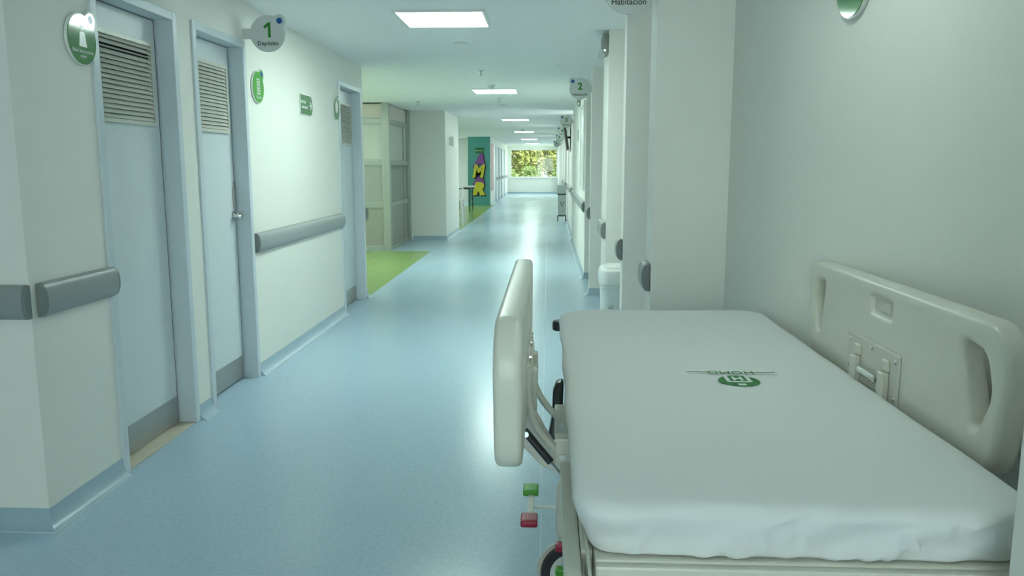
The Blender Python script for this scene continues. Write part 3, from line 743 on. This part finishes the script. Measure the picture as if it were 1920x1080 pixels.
for y in (1.6, 2.6): obj('cross_beam', bbox(.16, .72, y-.03, y+.03, .21, .279, .008), 'creamm', bed)

def guard(xc, s, label):
    """s=+1: inner (bed) side is towards +x"""
    m = fr((xc-s*.0275, 0, 0), (0, 1, 0), (0, 0, 1)) if s > 0 else fr((xc+.0275, 0, 0), (0, -1, 0), (0, 0, 1))
    k = 1 if s > 0 else -1
    def Y(pts): return [(k*a, b) + tuple(c) for a, b, *c in pts]
    outl = rpoly(Y([(1.435, 1.108, .10), (1.495, .80, .07), (2.535, .80, .07), (2.605, 1.108, .07)]), 10)
    h1 = rpoly(Y([(1.645, 1.062, .025), (1.535, 1.045, .045), (1.505, .97, .06), (1.545, .89, .02), (1.575, .885, .014)]), 6)
    h2 = rpoly(Y([(2.43, 1.06, .02), (2.46, .90, .014), (2.485, .90, .014), (2.535, .985, .04), (2.515, 1.05, .03)]), 6)
    h3 = rpoly(Y([(1.955, 1.028, .012), (2.09, 1.028, .012), (2.09, 1.07, .012), (1.955, 1.07, .012)]), 4)
    g = obj('side_guard', tf(plate([outl, h1, h2, h3], .055, .014, 4), m), 'cream', bed, True)
    g['label'] = label
    bm = bbox(xc-.014, xc+.012, 1.95, 2.095, 1.02, 1.076, .004)
    obj('latch_recess', bm, 'cream', g)
    xi = xc+s*.0285
    def bx(a, b, y0, y1, z0, z1, bev=.002): return bbox(*sorted((xi+s*a, xi+s*b)), y0, y1, z0, z1, bev, 1)
    obj('latch_button', bx(-.020, -.010, 1.99, 2.045, 1.035, 1.062), 'creamm', g)
    obj('hinge_plate', bx(-.001, .004, 1.885, 2.212, .805, .952), 'creamm', g)
    for y, z in ((1.905, .935), (1.905, .845), (2.19, .935), (2.19, .86), (2.045, .94)):
        obj('screw', lathe(BM(), [(.007, 0), (.006, .004)] if s > 0 else [(.006, -.004), (.007, 0)], (xi+s*.004, y, z), 'X', 10), 'chrome', g)
    for y in (1.95, 2.13):
        obj('arm_socket', bx(.003, .022, y-.017, y+.017, .78, .900, .004), 'creamm', g)
        obj('arm_cover', bx(.003, .012, y-.017, y+.017, .902, .93, .003), 'cream', g)
    obj('latch_bar', bx(.010, .024, 1.985, 2.095, .862, .880, .005), 'chrome', g)
    return g
guard(-.075, 1, 'raised cream side guard over the corridor floor')
guard(.866, -1, 'raised cream side guard against the wall')
# swing arms
for y, pts in ((2.10, [(-.046, .95), (-.044, .87), (-.026, .80), (.004, .752), (.034, .722)]), (1.86, [(-.047, .93), (-.045, .85), (-.030, .785), (.002, .740), (.036, .712)])):
    obj('swing_arm', tube(BM(), smooth_path([(x, y, z) for x, z in pts]), .01, 10, flat=(.016, .009)), 'cream', bed, True)
for y in (1.9, 2.1): obj('swing_arm', tube(BM(), smooth_path([(.845, y, .86), (.848, y, .79), (.842, y, .73)]), .01, 10, flat=(.016, .004)), 'cream', bed, True)
for y in (1.86, 2.10):
    b = obj('arm_bracket', bbox(.022, .060, y-.022, y+.022, .665, .755, .004), 'cream', bed)
    obj('pivot_bolt', lathe(BM(), [(.008, -.003), (.008, .0)], (.040, y-.022, .71), 'Y', 12), 'steel', b)
m = fr((0, 1.95, 0), (1, 0, 0), (0, 0, 1))
obj('arm_shroud', tf(plate([rpoly([(-.066, .80, .01), (-.064, .715, .045), (-.01, .66, .03), (.034, .64, .01), (.034, .69, .01), (.0, .745, .03), (-.03, .80, .02)], 5)], .05, .008, 3), m), 'creamm', bed, True)
gs = obj('gas_strut', tube(BM(), [(-.052, 1.80, .788), (.010, 1.80, .712)], .0095, 12), 'blackp', bed, True)
obj('strut_rod', tube(BM(), [(.008, 1.80, .714), (.040, 1.80, .676)], .004, 8), 'chrome', gs, True)
obj('strut_pin', lathe(BM(), [(.007, -.006), (.007, .002)], (-.048, 1.79, .783), 'Y', 12), 'chrome', gs)
m = fr((0, 2.32, 0), (1, 0, 0), (0, 0, 1))
obj('release_handle', tf(plate([rpoly([(.028, .77, .008), (.018, .745, .01), (.016, .67, .008), (.004, .60, .01), (.045, .60, .01), (.05, .78, .01)], 4)], .05, .006, 2), m), 'blackp', bed, True)
b = obj('corner_bumper', lathe(BM(), [(.024, -.020), (.028, -.015), (.028, .012), (.025, .017)], (.048, 3.06, .788), 'Z', 24), 'blackp', bed, True)
obj('bumper_cap', lathe(BM(), [(.010, .016), (.009, .021)], (.048, 3.06, .788), 'Z', 14), 'chrome', b)
b = obj('corner_bumper', lathe(BM(), [(.024, -.020), (.028, -.015), (.028, .012), (.025, .017)], (.79, 3.075, .735), 'Z', 24), 'blackp', bed, True)
# casters
def caster(x, y, ang):
    hs = obj('caster', lathe(BM(), [(.030, .21), (.034, .22), (.034, .36), (.028, .385), (.022, .39)], (x, y, 0), 'Z', 20), 'creamm', bed, True)
    rot = Matrix.Translation((x, y, .085)) @ Matrix.Rotation(R(ang), 4, 'Z')
    r = .085
    def tr(bm): return tf(bm, rot)
    obj('tyre', tr(lathe(BM(), [(r*.80, -.014), (r*.96, -.012), (r, -.006), (r, .006), (r*.96, .012), (r*.80, .014)], (0, 0, 0), 'Y', 36)), 'rubber', hs, True)
    obj('hub', tr(lathe(BM(), [(.012, -.020), (r*.5, -.018), (r*.79, -.012), (r*.79, .012), (r*.5, .018), (.012, .020)], (0, 0, 0), 'Y', 36)), 'white', hs, True)
    bm = BM(); seg = 24; rows = []
    for w_ in (.017, .026):
        rows.append([bm.verts.new((rr*math.cos(a), w_, rr*math.sin(a))) for rr in (r*.78, r*1.08) for a in [R(5)+R(185)*i/seg for i in range(seg+1)]])
    n = seg+1
    for i in range(seg):
        for ra, rb in ((0, 0),):
            bm.faces.new((rows[0][i], rows[0][i+1], rows[0][n+i+1], rows[0][n+i])); bm.faces.new((rows[1][i], rows[1][n+i], rows[1][n+i+1], rows[1][i+1]))
        bm.faces.new((rows[0][n+i], rows[0][n+i+1], rows[1][n+i+1], rows[1][n+i])); bm.faces.new((rows[0][i], rows[1][i], rows[1][i+1], rows[0][i+1]))
    obj('wheel_guard', tr(bm), 'cream', hs)
    obj('fork', tr(bbox(-.02, .02, .018, .030, -.02, .14, .004)), 'creamm', hs)
    bm = BM(); tube(bm, [(x, y, .145), (x, y, .215)], .020, 12); obj('stem', bm, 'creamm', hs, True)
for x, y, a in ((.066, 2.47, 18), (.80, 2.47, 0), (.066, 1.60, 0), (.80, 1.60, 10)): caster(x, y, a)
for x, s in ((.066, 1), (.80, -1)):
    for y in (1.60, 2.47): obj('caster_arm', bbox(*sorted((x, x+s*.05)), y-.02, y+.02, .23, .275, .005), 'creamm', bed)
# brake pedal
pd = obj('brake_lever', bbox(-.066, -.042, 2.60, 2.82, .196, .206, .003), 'creamm', bed)
obj('pedal_shaft', tube(BM(), [(-.054, 2.70, .201), (.066, 2.62, .235)], .006, 8), 'swhite', bed)
g = obj('go_pedal', bbox(-.085, -.028, 2.79, 2.865, .198, .222, .008, 3), 'pgreen', pd, True)
r_ = obj('stop_pedal', bbox(-.086, -.028, 2.545, 2.62, .192, .216, .008, 3), 'red', pd, True)
bm = BM()
for k in range(5): box(bm, -.076+k*.010, -.072+k*.010, 2.555, 2.61, .215, .218)
obj('brake_grip', bm, mat('pedal_red_ridge', (.48, .05, .09), .4), pd)
obj('stop_pedal', bbox(.030, .062, 2.36, 2.39, .20, .225, .006), 'red', bed)
obj('go_pedal', bbox(.030, .062, 2.30, 2.33, .15, .175, .006), 'pgreen', bed)

# ------------------------------------------------------------------ mattress under a white fitted sheet
def mloop(d, z, n_e=90, n_s=60):
    """rounded rectangle inset d: near edge, right, far, left; per-corner radius"""
    x0, x1, y0, y1 = BX0+d, BX1-d, BY0+d, BY1-d
    rad = {'nl': .075, 'nr': .07, 'fr': .10, 'fl': .16}
    out = []
    def arc(cx, cy, r, a0):
        for i in range(9):
            a = R(a0+90*i/8); out.append((cx+r*math.cos(a), cy+r*math.sin(a)))
    q = {k: max(v-d, .02) for k, v in rad.items()}
    arc(x0+q['nl'], y0+q['nl'], q['nl'], 180)
    for i in range(1, n_e): out.append((x0+q['nl']+(x1-q['nr']-x0-q['nl'])*i/n_e, y0))
    arc(x1-q['nr'], y0+q['nr'], q['nr'], 270)
    for i in range(1, n_s): out.append((x1, y0+q['nr']+(y1-q['fr']-y0-q['nr'])*i/n_s))
    arc(x1-q['fr'], y1-q['fr'], q['fr'], 0)
    for i in range(1, n_e): out.append((x1-q['fr']-(x1-q['fr']-x0-q['fl'])*i/n_e, y1))
    arc(x0+q['fl'], y1-q['fl'], q['fl'], 90)
    for i in range(1, n_s): out.append((x0, y1-q['fl']-(y1-q['fl']-y0-q['nl'])*i/n_s))
    return [Vector((a, b, z)) for a, b in out]
mt = tag(empty('mattress', ((BX0+BX1)/2, 2.15, ZM0)), 'mattress under a plain white fitted sheet printed with a green logo', 'mattress')
prof = [(.075, .750), (.045, .7505), (.032, .752), (.028, .758), (.022, .772), (.014, .790), (.007, .808), (.002, .822), (.0, .830), (.002, .837), (.007, .8435), (.015, .848), (.026, .850), (.04, .851), (.055, .8515), (.09, .852), (.14, .8525), (.2, .853), (.26, .853), (.31, .853), (.355, .853)]
FOLDS = [(.26, .16, .016, .010), (.315, .20, .013, .012), (.40, .14, .011, .006), (.475, .30, .016, .011), (.53, .16, .012, .012), (.565, .07, .010, .009), (.66, .2, .02, .006), (.145, .05, .012, .006)]
bm = BM(); rows = []
for d, z in prof:
    lp = mloop(d, z); row = []
    for p in lp:
        q = p.copy()
        front = max(0, 1-(p.y-BY0)/.10)
        side = 1 if z < .84 else 0
        if front > 0 and d < .06:
            zz = (z-.75)/.1
            n1 = noise.noise(Vector((p.x*5-zz*1.3, zz*1.6, 3.1))); n2 = noise.noise(Vector((p.x*13-zz*3.5, zz*3, 8.7)))
            fo = sum(am*math.exp(-((p.x-fx-sl*zz)/fw)**2) for fx, sl, fw, am in FOLDS)*max(0, 1-abs(zz-.3)*1.4)*2.0
            q.y += front*((n1*.010+n2*.004)*(1 if z < .845 else .4)-fo)
            if z < .765: q.y -= front*.014*(1.0 - (d-.016)/.05 if d > .016 else 1); q.z -= front*.002*(1+n1)
        if z > .835: q.z += noise.noise(Vector((p.x*3.2, p.y*2.2, 1.7)))*.0030 + noise.noise(Vector((p.x*9, p.y*7, 5)))*.0008
        if d < .02 and not front: q.x += noise.noise(Vector((p.x*3, p.y*4, z*8)))*.006
        q.z = max(q.z, .7485)
        row.append(bm.verts.new(q))
    rows.append(row)
n = len(rows[0])
for a, b in zip(rows, rows[1:]):
    for i in range(n): bm.faces.new((a[i], a[(i+1) % n], b[(i+1) % n], b[i]))
bm.faces.new(rows[0][::-1]); bm.faces.new(rows[-1])
sh = obj('fitted_sheet', bm, 'sheet', mt, False)
sh.data.polygons.foreach_set('use_smooth', [True]*len(sh.data.polygons))
# printed logo, upside down for this viewer
zl = .8556
lc = pt(1386, 714, 2, zl)
m = fr((lc.x, lc.y, zl-.0006), (-1, 0, 0), (0, -1, 0))
lg = obj('logo', tf(plate([[(x*.052, y*.052) for x, y in circ(0, 0, 1, 40)]], .0008, .0001, 1), m), 'logog', mt)
for poly in (rect(-.032, -.022, -.05, .012), rect(.022, .032, -.05, .012), rect(-.022, .022, .004, .014), rect(-.010, .010, .028, .044), rect(-.013, -.006, -.040, -.004), rect(.006, .013, -.040, -.004), rect(-.006, .006, -.026, -.018)):
    obj('logo_figure', tf(prism(BM(), poly, .0008, .0011), m), 'sheet', lg)
obj('logo_word', tf(shift(text('HOMO', .040, .0006), .004, -.086, .0002), m), 'logog', mt)
bm = BM()
for x0, x1 in ((-.115, -.058), (.062, .12)): box(bm, x0, x1, -.090, -.087, .0002, .0007)
obj('logo_line', tf(bm, m), 'logog', mt)
bm = BM()
for k in range(34): box(bm, -.115+k*.0068, -.115+k*.0068+.0035+.002*rnd.random(), -.071, -.066, .0002, .0005)
obj('logo_caption', tf(bm, m), 'gbin', mt)

# ------------------------------------------------------------------ outside the far window
gd = obj('ground', box(BM(), -30, 30, YEND+.25, 90, -.4, -.3), 'ground'); gd['kind'] = 'structure'; gd['label'] = 'lawn outside the end window'
def leafmesh(c, rad, n, s):
    bm = BM()
    for _ in range(n):
        d = Vector((rnd.gauss(0, 1), rnd.gauss(0, 1), rnd.gauss(0, 1))).normalized() * (rnd.random()**.45)
        p = Vector(c)+Vector((d.x*rad[0], d.y*rad[1], d.z*rad[2]))
        u = Vector((rnd.gauss(0, 1), rnd.gauss(0, 1), rnd.gauss(0, 1))).normalized(); v = u.orthogonal().normalized()
        k = s*(.6+.8*rnd.random())
        vs_ = [bm.verts.new(p+a) for a in (-u*k, v*k*.45, u*k, -v*k*.45)]
        bm.faces.new(vs_)
    return bm
TR = [(-7.4+2.1*k, 50 + .3*(k % 2), 4.6+.3*(k % 3), ('leaf1', 'leaf1', 'leaf3', 'leaf1', 'leaf1', 'leaf2', 'leaf1')[k]) for k in range(7)]
TR += [(-8.4+2.1*k, 53.4 + .3*(k % 2), 5.2+.3*(k % 3), ('leaf2', 'leaf1', 'leaf1', 'leaf3', 'leaf1', 'leaf1', 'leaf1', 'leaf2')[k]) for k in range(8)]
for x, y, h, mm in TR:
    t = tag(empty('tree', (x, y, -.3)), 'leafy sunlit tree outside the end window', 'tree', 'trees outside the end window')
    if mm == 'leaf3': t['label'] = 'dry yellowing tree outside the end window'
    if mm == 'leaf2': t['label'] = 'darker green tree outside the end window'
    obj('trunk', tube(BM(), smooth_path([(x, y, -.3), (x+.1, y, h*.35), (x-.05, y+.1, h*.7)]), .12, 8), 'bark', t, True)
    f = obj('foliage', leafmesh((x, y, h*.55), (.98, 1.2, h*.52), 2200, .15), mm, t); f['kind'] = 'stuff'
for x, y, r_ in ((-2.6, 46.5, 1.0), (-1.0, 47.5, .8), (.8, 47, .7), (2.4, 48, 1.0)):
    t = tag(empty('shrub', (x, y, -.3)), 'round green shrub below the trees outside the end window', 'shrub', 'shrubs outside the end window')
    obj('stem', tube(BM(), [(x, y, -.3), (x, y, .3)], .05, 8), 'bark', t)
    f = obj('foliage', leafmesh((x, y, .55), (r_, r_*.8, .9), 900, .12), 'leaf2', t); f['kind'] = 'stuff'
